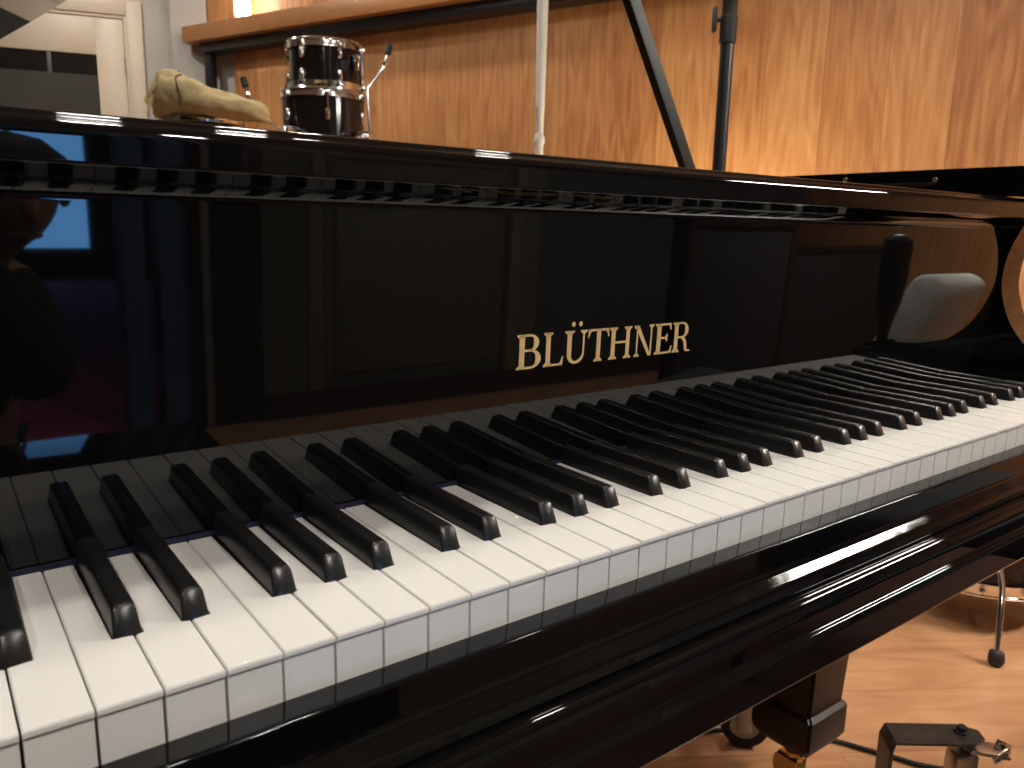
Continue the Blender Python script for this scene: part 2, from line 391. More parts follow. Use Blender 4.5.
# --- keyslip and keybed front
ks = [(-.0040,-.030),(-.0040,-.0196,.0006),(-.0187,-.0204,.0009),(-.0200,-.0385,.0025),(-.0284,-.0460,.0035),(-.0302,-.0515,.001),(-.0290,-.0530),(-.018,-.0530),(-.018,-.060),(-.006,-.060)]
bm = NB(); prism(bm, rnd(ks,6), BI+.0008, AI-.0008); part('keyslip', bm, SLIP, 28)
kb = [(-.0185,-.0532),(-.0330,-.0530,.001),(-.0375,-.0532,.004),(-.0418,-.0590,.005),(-.0418,-.0735,.0010),(-.0445,-.0752,.0007),(-.0458,-.0790,.001),(-.0460,-.1010,.0015),(-.0445,-.1030,.001),(.30,-.1030),(.30,-.062),(-.0185,-.062)]
bm = NB(); prism(bm, rnd(kb,6), BI+.0008, AI-.0008); part('keybed', bm, GLOSS, 28)

# --- arms with the round scoop at the top of the cheek
ap = [(-.046,-.103,.002),(-.046,-.055,.006),(-.036,-.022,.014),(-.020,.010,.012),(.000,.0165,.01),(.055,.0225,.02),(.098,.037,.018),(.125,.069,.02),(.1385,.108,.02),(.1395,.135,.02),(.134,.163,.02),(.1235,.188,.006),(.1215,.1925),(.1685,.1925),(.1685,.2252),(.1235,.2252,.001),(.1225,.262,.004),(.2005,.262),(.2005,-.103)]
bm = NB(); prism(bm, rnd(ap,6), AI, AO); part('arm', bm, GLOSS, 30)
bm = NB(); prism(bm, rnd(ap,6), BO, BI); part('arm', bm, GLOSS, 30)

# --- rim
out = [(AO,.2),(AO,.55),(AO-.004,.78),(1.05,1.0),(.90,1.2),(.76,1.42),(.63,1.68),(.50,1.86),(.33,1.945),(.12,1.96),(-.10,1.955),(-.245,1.88),(BO+.012,1.72),(BO,1.5),(BO,.9),(BO,.2)]
op = [Vector((p.x,p.y)) for p in catmull([(x,y,0) for x,y in out], 8)]
def offset(path, d):
    r = []
    for i,p in enumerate(path):
        t = (path[min(i+1,len(path)-1)]-path[max(i-1,0)]).normalized(); r.append(p+Vector((-t.y,t.x))*d)
    return r
ip = offset(op, AO-AI)
bm = NB()
def band(bm, A, B, z0, z1):
    V = [[bm.verts.new((p.x,p.y,z)) for p in Q] for Q,z in ((A,z0),(A,z1),(B,z1),(B,z0))]
    n = len(A)
    for a in range(4):
        for i in range(n-1): bm.faces.new((V[a][i],V[a][i+1],V[(a+1)%4][i+1],V[(a+1)%4][i]))
    for i in (0,n-1): bm.faces.new([V[a][i] for a in range(4)])
band(bm, op, ip, -.13, .262); part('rim', bm, GLOSS, 35)
def slab(bm, path, z0, z1):
    A = [bm.verts.new((p.x,p.y,z0)) for p in path]; B = [bm.verts.new((p.x,p.y,z1)) for p in path]
    n = len(path)
    for i in range(n): bm.faces.new((A[i],A[(i+1)%n],B[(i+1)%n],B[i]))
    bm.faces.new(A); bm.faces.new(B[::-1])
bm = NB(); slab(bm, offset(op, AO-AI+.001), .03, .045); part('soundboard', bm, SPRUCE)
bm = NB(); slab(bm, [Vector((p.x,max(p.y,.24))) for p in offset(op, .085)], .10, .115); part('iron_plate', bm, PLATE)
bm = NB(); box(bm, BI+.001, AI-.001, .169, .215, -.103, .205, .002); part('belly_rail', bm, SATIN)
for x in (-.1,.2,.5,.8):
    bm = NB(); box(bm, x-.03, x+.03, .3, 1.55-.45*max(0,x), -.12, -.03, .002); part('beam', bm, SATIN)
# music desk rail and screws on the treble inner side
bm = NB(); box(bm, AI-.004, AI-.0003, .235, .345, .240, .2455, .0008); part('desk_rail', bm, SATIN)
for y,z in ((.367,.2528),(.237,.2484)):
    bm = NB(); lathe(bm, [(.0,0),(.0032,0),(.0034,.0008),(.0024,.0016),(0.0004,.0018)], 14, T(AI,y,z)@Matrix.Rotation(-PI/2,4,'Y')); part('screw', bm, CHROME, 40)
# --- lid: hinged on the bass side, propped open; the front flap lies folded on top of it
LA = math.atan(.71); PIV = Vector((-.262,0,.2645))
LM = T(*PIV)@Matrix.Rotation(-LA,4,'Y')@T(*-PIV)
lo = [p for p in offset(op,-.012)]
def clip_front(path, y0):
    q = [Vector((max(p.x,PIV.x),p.y)) for p in path if p.y > y0]
    return [Vector((q[0].x,y0))]+q+[Vector((q[-1].x,y0))]
bm = NB(); slab(bm, clip_front(lo,.46), .2645, .2865); bmesh.ops.transform(bm, matrix=LM, verts=bm.verts[:]); part('lid', bm, GLOSS, 40)
bm = NB(); box(bm, PIV.x, AO+.012, .462, .90, .288, .309, .002); bmesh.ops.transform(bm, matrix=LM, verts=bm.verts[:]); part('lid_flap', bm, GLOSS, 40)
# --- lid prop, a flat stick from the treble rim up to the lid
p0 = Vector((1.078,.667,.262)); p1 = Vector((.910,.667,.531)); d = (p1-p0).normalized()
n_l = Vector((-.71,0,1)).normalized(); t_ = ((PIV-p0).dot(n_l))/d.dot(n_l); p2 = p0+d*(t_-.004)
bm = NB(); L_ = (p2-p0).length
box(bm, -.0125,.0125,-.008,.008,0,L_,.0025,2); zax=d; yax=Vector((0,1,0)); xax=yax.cross(zax)
Mp = Matrix((( xax.x,yax.x,zax.x,p0.x),(xax.y,yax.y,zax.y,p0.y),(xax.z,yax.z,zax.z,p0.z),(0,0,0,1)))
bmesh.ops.transform(bm, matrix=Mp, verts=bm.verts[:]); part('lid_prop', bm, mat('prop_black_lacquer',(.006,.0055,.005),.42,spec=.3), 40)
# --- legs
def leg(cx, cy):
    bm = NB()
    def sq(s): return [(-s,-s),(s,-s),(s,s),(-s,s)]
    levels = [(.072,-.103),(.072,-.165),(.064,-.172),(.060,-.20),(.047,-.566),(.047,-.571),(.054,-.577),(.054,-.628),(.044,-.645),(.026,-.652)]
    R = [[bm.verts.new((cx+x,cy+y,z)) for x,y in sq(s)] for s,z in levels]
    for a,b in zip(R,R[1:]):
        for k in range(4): bm.faces.new((a[k],a[(k+1)%4],b[(k+1)%4],b[k]))
    bm.faces.new(R[0]); bm.faces.new(R[-1][::-1])
    ed = [e for e in bm.edges if abs(e.verts[0].co.z-e.verts[1].co.z) > .002]
    bmesh.ops.bevel(bm, geom=ed, offset=.004, segments=2, affect='EDGES')
    lg = part('leg', bm, SATIN, 30)
    bm = NB(); lathe(bm, [(.012,-.652),(.012,-.668),(.016,-.670),(.016,-.680)], 16, T(cx,cy,0))
    box(bm, cx-.016,cx-.012, cy-.014,cy+.022, -.716,-.678, .001); box(bm, cx+.012,cx+.016, cy-.014,cy+.022, -.716,-.678, .001); box(bm, cx-.016,cx+.016,cy-.014,cy+.022,-.684,-.678,.001)
    cs = part('caster_fork', bm, BRASS, 40, lg)
    bm = NB(); lathe(bm, [(.006,-.010),(.024,-.010),(.028,-.007),(.028,.007),(.024,.010),(.006,.010)], 24, T(cx,cy+.008,FL+.028)@Matrix.Rotation(PI/2,4,'Y'))
    part('caster_wheel', bm, BRASS, 40, lg)
LEGT = (1.063,.355)
for xy in (LEGT, (-.19,.405), (.12,1.78)): leg(*xy)

# ================================================================== ROOM
CRN = Vector((1.4461,4.687,0)); wB = Vector((-.95,.30,0)).normalized(); wR = Vector((.375,-.927,0)).normalized()
YF = -2.3
def wall_obj(name, m, p, d, length, z0, z1, thick, x0=0.0):
    """wall standing on the line p + s*d, thickness outward (to the left of d when thick > 0)"""
    bm = NB(); box(bm, x0, length, 0, thick, z0, z1)
    o = finish(name, bm, m); o.location = p; o.rotation_euler.z = math.atan2(d.y,d.x); return o
bm = NB(); box(bm, -3.2, 6.5, YF-.001, 7, FL-.1, FL); struct(finish('floor', bm, FLOORM))
bm = NB(); box(bm, -3.2, 6.5, YF-4.6, 7, CEIL, CEIL+.1); struct(finish('ceiling', bm, CEILM))
# right wall: plaster with oak panelling in front of it
nR = Vector((wR.y,-wR.x,0)); nR = -nR if nR.x > 0 else nR      # towards the room
struct(wall_obj('wall_right', PLASTER, CRN-nR*.03, wR, 8.2, FL, CEIL, .12 if nR.dot(Vector((-wR.y,wR.x,0)))<0 else -.12, -.05))
sgn = 1 if nR.dot(Vector((-wR.y,wR.x,0)))>0 else -1
def panel(name, m, s0, s1, z0, z1, t0, t1):
    bm = NB(); a,b = sorted((sgn*t0,sgn*t1)); box(bm, s0, s1, a, b, z0, z1)
    o = finish(name, bm, m); o.location = CRN; o.rotation_euler.z = math.atan2(wR.y,wR.x); return o
struct(panel('trim_1', OAK, .245, 8.0, FL, 1.15, -.028, 0))
struct(panel('trim_2', OAK, 0.02, 8.0, 1.15, CEIL, -.028, 0))
# shelf ledge on the panelling
sh = thing('wall_shelf', 'long orange wooden shelf along the top of the oak wall', 'shelf', CRN+wR*.075+Vector((0,0,1.157)), math.atan2(wR.y,wR.x))
bm = NB(); a,b = sorted((sgn*.002,sgn*.16)); box(bm, -.06, 4.4, a, b, 0, .085, .004); finish('board', bm, WOODEDGE, sh, 40)
bm = NB(); a,b = sorted((sgn*.002,sgn*.11)); box(bm, .02, 4.3, a, b, -.05, -.001, .003); finish('rail', bm, BLACKMETAL, sh, 40)
bm = NB(); a,b = sorted((sgn*.05,sgn*.09)); box(bm, .03, .085, a, b, -.42, -.051, .003)
for k in range(9): lathe(bm, [(.004,-.002),(.007,0),(.007,.003),(.002,.004)], 8, T(.058,sgn*.09,-.07-.038*k)@Matrix.Rotation(-sgn*PI/2,4,'X'))
finish('bracket', bm, BLACKMETAL, sh, 40)
# lamp on the shelf
lp = thing('shelf_lamp', 'bright white lit lamp standing on the wooden wall shelf', 'lamp', CRN+wR*.45+nR*.10+Vector((0,0,1.242)), math.atan2(wR.y,wR.x))
bm = NB(); box(bm, -.034,.034,-.028,.028,0,.014,.004); finish('base', bm, WHITEPAINT, lp, 40)
bm = NB(); box(bm, -.036,.036,-.03,.03,.014,.30,.012,3); finish('lamp_shade', bm, GLOW, lp, 40)

# back wall with the cream door
sB = wB
angB = math.atan2(wB.y,wB.x)
def bwall(name, m, s0, s1, t0, t1, z0, z1, parent=None, bev=0):
    bm = NB(); a,b = sorted((t0,t1)); box(bm, s0, s1, a, b, z0, z1, bev)
    o = finish(name, bm, m, parent)
    if parent is None: o.location = CRN; o.rotation_euler.z = angB
    return o
# local y: wB rotated +90deg. room side is the side of the camera
lb = Vector((-wB.y,wB.x,0)); rs = 1 if lb.dot(Vector((0,-1,0)))>0 else -1     # room side sign
struct(bwall('wall_back', PLASTER, -.6, 4.8, -rs*.16, -rs*.0, FL, CEIL))
struct(bwall('trim_3', PLASTER, -.02, .172, 0, rs*.05, FL, CEIL))
dr = bpy.data.objects.new('door_1', None); C.objects.link(dr); dr.location = CRN+Vector((0,0,FL)); dr.rotation_euler.z = angB; struct(dr)
def dpart(name, m, s0, s1, t0, t1, z0, z1, bev=.003, parent=None):
    bm = NB(); a,b = sorted((rs*t0,rs*t1)); box(bm, s0, s1, a, b, z0-FL, z1-FL, bev); return finish(name, bm, m, parent or dr, 40)
ZT = 1.275
bm = NB()
for s0,s1,z0,z1,t in ((.322,.40,FL,ZT+.095,.03),(1.26,1.34,FL,ZT+.095,.03),(.40,1.26,ZT+.015,ZT+.095,.03),(.40,.418,FL,ZT+.015,.02),(1.242,1.26,FL,ZT+.015,.02),(.418,1.242,ZT-.003,ZT+.015,.02)):
    a,b = sorted((rs*.001,rs*t)); box(bm, s0,s1,a,b,z0-FL,z1-FL,.004)
finish('door_frame', bm, CASING, dr, 40)
bm = NB()
for s0,s1,z0,z1 in ((.42,.565,FL+.01,ZT-.006),(1.10,1.24,FL+.01,ZT-.006),(.565,1.10,1.075,ZT-.006),(.565,1.10,FL+.01,.12)):
    a,b = sorted((rs*.001,rs*.012)); box(bm, s0,s1,a,b,z0-FL,z1-FL,.001)
finish('leaf', bm, CASING, dr, 40)
dpart('pane', DOORGLASS, .56, 1.105, .001, .006, .115, 1.08, 0)
dpart('pane_reflection_low', mat('pane_reflection_brown',(.040,.037,.032),.8), .57, 1.095, .0061, .0075, .125, .965, 0)  # lower reflection in the door glass, painted as a brown sheet
dpart('pane_reflection_strip', mat('pane_reflection_grey',(.10,.095,.09),.5), .792, .812, .0061, .011, .965, 1.07, .001)  # lighter strip reflected in the glass, built as a grey bar
for z in (1.02,.55): 
    bm = NB(); tube(bm, [(.419,rs*.016,z-FL-.05),(.419,rs*.016,z-FL+.05)], .006, 10); finish('hinge', bm, DULLCHROME, dr, 40)
bm = NB(); a,b = sorted((rs*.012,rs*.05)); tube(bm, [(1.18,rs*.012,1.0),(1.18,rs*.055,1.0),(1.07,rs*.055,1.0)], .009, 10); finish('door_handle', bm, CHROME, dr, 40)
# two small black hooks on the back wall
def hook(s, z, label, t):
    th = thing('wall_hook', label, 'hook', CRN+wB*s+(lb*rs)*t+Vector((0,0,z)), angB)
    bm = NB(); a,b = sorted((0,rs*.006)); box(bm, -.012,.012,a,b,-.03,.03,.003); finish('plate', bm, BLACKMETAL, th, 40)
    bm = NB(); tube(bm, [(0,rs*.005,-.012),(0,rs*.03,-.018),(0,rs*.036,.002)], .006, 8); finish('peg', bm, BLACKMETAL, th, 40)
hook(.150, .985, 'small black hook on the grey wall by the corner, nearer the shelf', .0505)
hook(.285, .895, 'small black hook on the wall just right of the cream door frame', .0005)
# left wall and front wall (behind the camera), with an opening to the next room
struct(wall_obj('wall_left', OLIVE, Vector((-2.6,7,0)), Vector((0,-1,0)), 9.3, FL, CEIL, -.12))
def fwall(name, m, x0, x1, z0=FL, z1=CEIL, y0=None, y1=None):
    bm = NB(); box(bm, x0, x1, YF-.12 if y0 is None else y0, YF if y1 is None else y1, z0, z1); return struct(finish(name, bm, m))
fwall('wall_front', OLIVE, -2.6, -.35); fwall('wall_front.001', SLATE, 2.28, 5.3); fwall('wall_front.002', OLIVE, .99, 1.17)
fwall('wall_front.003', OLIVE, -.35, .74, 1.45, CEIL); fwall('trim_4', BEIGE, .775, .80, FL, CEIL, YF-.12, YF+.015)
fwall('trim_5', BLACKWALL, .80, .99, FL, CEIL); fwall('trim_6', BLUELIT, .645,.735, FL, 1.45, YF-.14, YF-.02); fwall('trim_7', BLACKWALL, .735,.775)
fwall('trim_8', BLUELIT, .530, .600, FL, 1.45, YF-.16, YF-.03); fwall('trim_9', OLIVED, 2.17, 2.28, FL, CEIL, YF-.12, YF+.01)
fwall('baseboard_front', MAROON, .99, 5.0, FL, FL+.10, YF+.001, YF+.018)
d2 = bpy.data.objects.new('door_2', None); C.objects.link(d2); d2.location=(1.17,YF,FL); struct(d2)
bm = NB(); box(bm, 0,1.0,-.10,-.03,0,CEIL-FL,.002)
for z0,z1 in ((.15,1.0),(1.1,2.05)): box(bm, .12,.88,-.031,-.018,z0,z1,.006)
finish('leaf', bm, OLIVED, d2, 40)
bm = NB(); box(bm, 0,.05,-.03,.012,0,CEIL-FL,.003); box(bm,.95,1.0,-.03,.012,0,CEIL-FL,.003); finish('door_frame', bm, BEIGE, d2, 40)
# the next room: red carpet and a window with evening daylight
bm = NB(); box(bm, -1.6, 2.4, -6.6, YF-.001, FL-.1, FL-.001); struct(finish('floor.001', bm, CARPET))
bm = NB(); box(bm, -1.7,-1.6,-6.6,YF-.12,FL,CEIL); struct(finish('wall_left.001', bm, SLATE))
bm = NB(); box(bm, 2.4,2.5,-6.6,YF-.12,FL,CEIL); struct(finish('wall_right.001', bm, BLACKWALL))
bm = NB(); box(bm, -1.7,2.5,-6.7,-6.6,FL,CEIL); struct(finish('wall_front.004', bm, BLACKWALL))
w1 = bpy.data.objects.new('window_1', None); C.objects.link(w1); w1.location=(.62,-6.6,-.50); struct(w1)
bm = NB(); box(bm,-.5,.5,.001,.012,0,1.42); finish('pane', bm, SKYW, w1)
bm = NB()
for q in ((-.56,-.5,-.06,1.48),(.5,.56,-.06,1.48),(-.5,.5,-.06,0),(-.5,.5,1.42,1.48),(-.02,.02,0,1.42)): box(bm,q[0],q[1],.001,.04,q[2],q[3],.004)
finish('window_frame', bm, SLATE, w1)

# ================================================================== THINGS BEHIND THE PIANO
def drum(name, label, loc, r, h, group=None, lugs=6, badge=None, head=DRUMHEAD, rot=0):
    t = thing(name, label, 'drum', loc, rot, group)
    bm = NB(); lathe(bm, [(r-.004,.018),(r,.020),(r,h-.020),(r-.004,h-.018)], 40); finish('shell', bm, DRUMBLACK, t, 40)
    for z0,s in ((0,1),(h,-1)):
        bm = NB(); z = lambda q: z0+s*q
        prof = [(r+.004,z(.030)),(r+.009,z(.030)),(r+.009,z(.026)),(r+.007,z(.022)),(r+.007,z(.004)),(r+.011,z(.002)),(r+.009,z(-.002)),(r+.004,z(0)),(r+.004,z(.030))]
        lathe(bm, prof, 40, cap=False)
        for k in range(lugs):
            a = 2*PI*k/lugs+.2; box(bm, r+.004, r+.020, -.012,.012, min(z(.008),z(.030)),max(z(.008),z(.030)),.003,2,RZ(a))
        finish('hoop', bm, CHROME, t, 40)
    bm = NB(); lathe(bm, [(.001,h-.006),(r-.01,h-.006),(r+.002,h-.010),(r+.002,h-.018)], 40, cap=False); finish('drumhead', bm, head, t, 40)
    for k in range(lugs):
        a = 2*PI*k/lugs+.2
        for zc in ((h*.27,h*.73) if h > .1 else (h*.5,)):
            bm = NB(); lathe(bm, [(.001,.016),(.007,.015),(.011,.010),(.012,0),(.011,-.010),(.007,-.015),(.001,-.016)], 12, RZ(a)@T(r+.004,0,zc)@Matrix.Diagonal((1,.9,1.5,1)))
            finish('lug', bm, CHROME, t, 60)
        for za,zb_ in ((.012,h*.27),(h*.73,h-.012)):
            bm = NB(); tube(bm, [(math.cos(a)*(r+.013),math.sin(a)*(r+.013),za),(math.cos(a)*(r+.013),math.sin(a)*(r+.013),zb_)], .003, 8); finish('tension_rod', bm, CHROME, t, 40)
    if badge is not None:
        bm = NB(); lathe(bm, [(.019,0),(.019,.003),(.015,.005),(.015,.003),(.001,.003)], 20, RZ(badge)@T(r,0,h*.5)@Matrix.Rotation(PI/2,4,'Y')); finish('badge', bm, RUBBER, t, 40)
    return t
DX, DY = 1.335, 2.80
toCam = math.atan2(-.296-DY, -.037-DX)
case = thing('equipment_case', 'black equipment case standing under the stacked drums', 'case', (DX+.02,DY,FL))
bm = NB(); box(bm,-.27,.27,-.22,.22,.06,1.063,.012); finish('body', bm, SATIN, case, 40)
bm = NB()
for sx in (-1,1):
    for sy in (-1,1): box(bm, sx*.262-.012,sx*.262+.012,sy*.212-.012,sy*.212+.012,.05,1.065,.003)
finish('edge_trim', bm, DULLCHROME, case, 40)
for sx in (-1,1):
    for sy in (-1,1):
        bm = NB(); lathe(bm,[(.006,-.012),(.028,-.012),(.030,-.009),(.030,.009),(.028,.012),(.006,.012)],20,T(sx*.2,sy*.15,.030)@Matrix.Rotation(PI/2,4,'Y')); box(bm,sx*.2-.018,sx*.2+.018,sy*.15-.02,sy*.15+.02,.052,.062,.001); finish('caster', bm, RUBBER, case, 40)
ft = drum('floor_tom', 'black floor tom with chrome hoops, lower drum of the stack behind the piano', (DX,DY,.331), .158, .350, 'stacked drums', 6, toCam-.5, rot=0)
rt = drum('rack_tom', 'smaller black tom drum with chrome hoops on top of the drum stack', (DX+.010,DY-.004,.6815), .136, .182, 'stacked drums', 6, toCam+.25, rot=.3)
# upturned legs of the floor tom
def tomleg(parent, pts, foot_dir):
    bm = NB(); tube(bm, pts, .0058, 10); l = finish('leg', bm, CHROME, parent, 40)
    d = (Vector(pts[-1])-Vector(pts[-2])).normalized(); e = Vector(pts[-1])
    bm = NB(); tube(bm, [e-d*.012,e-d*.010,e+d*.024,e+d*.028], [.009,.0125,.0125,.008], 14); finish('rubber_foot', bm, RUBBER, l, 40)
    bm = NB(); tube(bm, [e-d*.055,e-d*.045,e-d*.035], [.007,.011,.007], 12); finish('memory_lock', bm, CHROME, l, 40)
    return l
O_ = Vector((DX,DY,.331))
tomleg(ft, [Vector(p)-O_ for p in ((1.4135,2.6650,.40),(1.387,2.5038,.4944),(1.3959,2.5395,.6782),(1.4544,2.5138,.7530),(1.4725,2.5147,.8122))][1:], None)
tomleg(ft, [Vector(p)-O_ for p in ((1.1357,2.7112,.5061),(1.1085,2.7204,.5317),(1.0463,2.7833,.5962),(1.0366,2.8033,.6474),(1.0314,2.8163,.6839))], None)
for p in ((1.387,2.512,.50),(1.150,2.715,.515)):
    q = Vector(p)-O_; a = math.atan2(q.y,q.x); rr = math.hypot(q.x,q.y)
    bm = NB(); box(bm, .150, max(rr+.012,.17), -.016,.016, q.z-.022,q.z+.022,.006,2,RZ(a)); tube(bm,[(rr*math.cos(a)-.03*math.sin(a),rr*math.sin(a)+.03*math.cos(a),q.z),(rr*math.cos(a)+.03*math.sin(a),rr*math.sin(a)-.03*math.cos(a),q.z)],.008,10)
    finish('leg_bracket', bm, CHROME, ft, 40)
# tom arm bracket on the upper drum
a = toCam+.95; bm = NB(); box(bm, .140,.166,-.022,.022,.075,.135,.006,2,RZ(a)); tube(bm,[Vector((.168*math.cos(a),.168*math.sin(a),.06)),Vector((.168*math.cos(a),.168*math.sin(a),.15))],.011,12)
o = finish('mount_bracket', bm, CHROME, rt, 40); o.rotation_euler.z = -.3

# --- snare on a stand with a beige canvas bag lying over it
sn = thing('snare_drum', 'chrome rimmed drum under the beige canvas bag, behind the piano', 'drum', (.70,2.24,FL))
def dpt(name, bm, m, sm=40): return finish(name, bm, m, sn, sm)
zb = .362-FL; r = .115
bm = NB(); lathe(bm, [(r-.004,zb+.01),(r,zb+.012),(r,zb+.09),(r-.004,zb+.094)], 40); dpt('shell', bm, DRUMBLACK)
for z in (zb, zb+.092):
    bm = NB(); lathe(bm, [(r+.003,z+.014),(r+.008,z+.014),(r+.006,z+.008),(r+.006,z+.003),(r+.010,z),(r+.003,z),(r+.003,z+.014)], 40, cap=False); dpt('hoop', bm, CHROME)
bm = NB(); lathe(bm, [(.001,zb+.1),(r-.006,zb+.1),(r+.002,zb+.096)], 40, cap=False); dpt('drumhead', bm, DRUMHEAD)
bm = NB(); tube(bm, [(0,0,.25),(0,0,zb-.05)], .011, 12); dpt('stand_tube', bm, CHROME)
for k in range(3):
    a = 2*PI*k/3+.4; c,s_ = math.cos(a),math.sin(a)
    bm = NB(); tube(bm, [(0,0,zb-.06),(c*.1,s_*.1,zb-.03),(c*.122,s_*.122,zb-.012),(c*.125,s_*.125,zb+.012)], .005, 8); dpt('basket_arm', bm, CHROME)
    bm = NB(); tube(bm, [(c*.012,s_*.012,.42),(c*.12,s_*.12,.22),(c*.28,s_*.28,.018)], .007, 8); l = dpt('leg', bm, CHROME)
    bm = NB(); tube(bm, [(c*.255,s_*.255,.050),(c*.282,s_*.282,.013)], .012, 10); finish('rubber_foot', bm, RUBBER, l, 40)
for k in range(6):
    a = 2*PI*k/6; bm = NB(); box(bm, r-.001,r+.012,-.007,.007,zb+.025,zb+.075,.004,2,RZ(a)); dpt('lug', bm, CHROME)
bag = thing('canvas_bag', 'crumpled beige canvas bag lying on the small drum left of the drum stack', 'bag', (.708,2.161,.467), math.atan2(-.6,.8)); bag.scale = (.87,1,1)
def bag_mesh():
    bm = NB()
    # x along the bag, bottom and top height above the drum rim, half depth
    st = [(-.185,.002,.022,.02),(-.178,.000,.040,.05),(-.165,.000,.078,.07),(-.152,.000,.118,.080),(-.140,.000,.132,.086),(-.125,.000,.130,.09),(-.105,.000,.124,.092),(-.09,.000,.118,.094),(-.08,.002,.113,.094),(-.06,.002,.110,.095),(-.03,.002,.100,.095),(0,.002,.088,.094),(.035,.001,.077,.09),(.07,.000,.068,.086),(.105,-.002,.061,.08),(.14,-.004,.054,.07),(.165,-.006,.046,.055),(.180,-.007,.032,.035),(.186,-.004,.014,.012)]
    n = 26; rings = []
    for i,(x,z0,z1,hd) in enumerate(st):
        cz=(z0+z1)/2; hz=(z1-z0)/2; ring=[]
        for k in range(n):
            a=2*PI*k/n; c,s_=math.cos(a),math.sin(a)
            y=hd*math.copysign(abs(c)**.75,c); z=cz+hz*math.copysign(abs(s_)**.8,s_)
            w = .0045*math.sin(5.1*a+i*.9)+.003*math.sin(3*a-i*1.7)
            ring.append(bm.verts.new((x+.004*math.sin(4*a+i), y*(1+w*4), max(z+w*(.4+.6*max(0,s_)), z0-.004))))
        rings.append(ring)
    for a,b in zip(rings,rings[1:]):
        for k in range(n): bm.faces.new((a[k],a[(k+1)%n],b[(k+1)%n],b[k]))
    bm.faces.new(rings[0]); bm.faces.new(rings[-1]); return bm
o = finish('fabric', bag_mesh(), CANVAS, bag, 80)
sb = o.modifiers.new('s','SUBSURF'); sb.levels = 1; sb.render_levels = 2
tx = bpy.data.textures.new('wrinkles','CLOUDS'); tx.noise_scale = .05
dm = o.modifiers.new('d','DISPLACE'); dm.texture = tx; dm.strength = .012; dm.mid_level = .5
# gathered mouth flap and draw cord
bm = NB(); pts=[]
for k in range(9):
    t=k/8; pts.append([(-.168+.012*math.sin(9*t)+ .02*t, -.075+.01*math.cos(7*t), .022+.06*t)])
rings=[]
for k in range(9):
    t=k/8; w=.022*(1-.45*t)
    rings.append([bm.verts.new((-.172+.030*t+.006*math.sin(6*t+j), -.092+.02*t+.006*math.cos(j*1.3+5*t)+w*.3*math.sin(2*PI*j/12), .018+.075*t+w*math.cos(2*PI*j/12))) for j in range(12)])
for a,b in zip(rings,rings[1:]):
    for j in range(12): bm.faces.new((a[j],a[(j+1)%12],b[(j+1)%12],b[j]))
bm.faces.new(rings[0]); bm.faces.new(rings[-1]); finish('gathered_mouth', bm, CANVAS, bag, 80)
bm = NB(); tube(bm, catmull([(-.088,-.02,.118),(-.086,-.062,.106),(-.074,-.088,.085),(-.062,-.100,.060),(-.055,-.104,.040),(-.052,-.106,.015)],5), .0032, 8); finish('draw_cord', bm, DARKSTRAP, bag, 40)

# --- black speaker stand pole and white pole
ss = thing('light_stand', 'black stand pole with a locking collar rising behind the right of the piano', 'stand', (1.618,1.046,FL))
bm = NB(); tube(bm, [(0,0,.12),(.004,.004,1.40)], .0168, 20); finish('lower_tube', bm, BLACKMETAL, ss, 40)
bm = NB(); tube(bm, [(.004,.004,1.37),(.008,.008,2.15)], .0135, 20); finish('upper_tube', bm, BLACKMETAL, ss, 40)
bm = NB(); lathe(bm, [(.015,1.362),(.0200,1.364),(.0208,1.37),(.0208,1.425),(.018,1.428),(.0185,1.47),(.0225,1.475),(.0225,1.53),(.015,1.54)], 24, T(.004,.004,0)); cl = finish('clutch', bm, RUBBER, ss, 40)
kd = Vector((-.8,.6,0))
bm = NB(); tube(bm, [kd*.018+Vector((.004,.004,1.418)), kd*.030+Vector((.004,.004,1.418))], .006, 10)
box(bm, -.004,.006,-.010,.010,-.030,.030,.004,2, T(*(kd*.034+Vector((.004,.004,1.418))))@RZ(math.atan2(.6,-.8))); finish('knob', bm, RUBBER, cl, 40)
bm = NB(); lathe(bm, [(.017,.42),(.03,.43),(.03,.50),(.017,.51)], 20); finish('leg_collar', bm, RUBBER, ss, 40)
for k in range(3):
    a = 2*PI*k/3+1.2; c,s_=math.cos(a),math.sin(a)
    bm = NB(); tube(bm,[(c*.025,s_*.025,.46),(c*.40,s_*.40,.018)],.011,10); l = finish('leg', bm, BLACKMETAL, ss, 40)
    bm = NB(); tube(bm,[(c*.37,s_*.37,.052),(c*.405,s_*.405,.014)],.014,10); finish('rubber_foot', bm, RUBBER, l, 40)
    bm = NB(); tube(bm,[(c*.016,s_*.016,.16),(c*.20,s_*.20,.255)],.006,8); finish('brace', bm, BLACKMETAL, ss, 40)
wp = thing('white_pole', 'slim white jointed pole standing upright in front of the oak wall', 'pole', (1.80,2.01,FL))
dx,dy = .067/.539,.083/.539   # slight lean
def wpos(z): return Vector(((z-.456)*dx*.30+.043,(z-.456)*dy*.30+.047,z-FL))
bm = NB(); tube(bm,[wpos(.60),wpos(1.0),wpos(1.75)],[.0165,.0205,.024],20); finish('upper_tube', bm, WHITEPAINT, wp, 40)
bm = NB(); tube(bm,[wpos(.612),wpos(.600),wpos(.598),wpos(.52),wpos(.515)],[.0172,.0172,.0155,.0145,.0135],20); finish('sleeve', bm, WHITEPAINT, wp, 40)
bm = NB(); zz=[(.515,.0145),(.508,.016),(.498,.0195),(.488,.0205),(.478,.019),(.470,.015)]; tube(bm,[wpos(z) for z,_ in zz],[r for _,r in zz],20); finish('ball_collar', bm, WHITEPAINT, wp, 50)
bm = NB(); tube(bm,[wpos(.472),wpos(FL+.02)],.0150,20); finish('lower_tube', bm, WHITEPAINT, wp, 40)
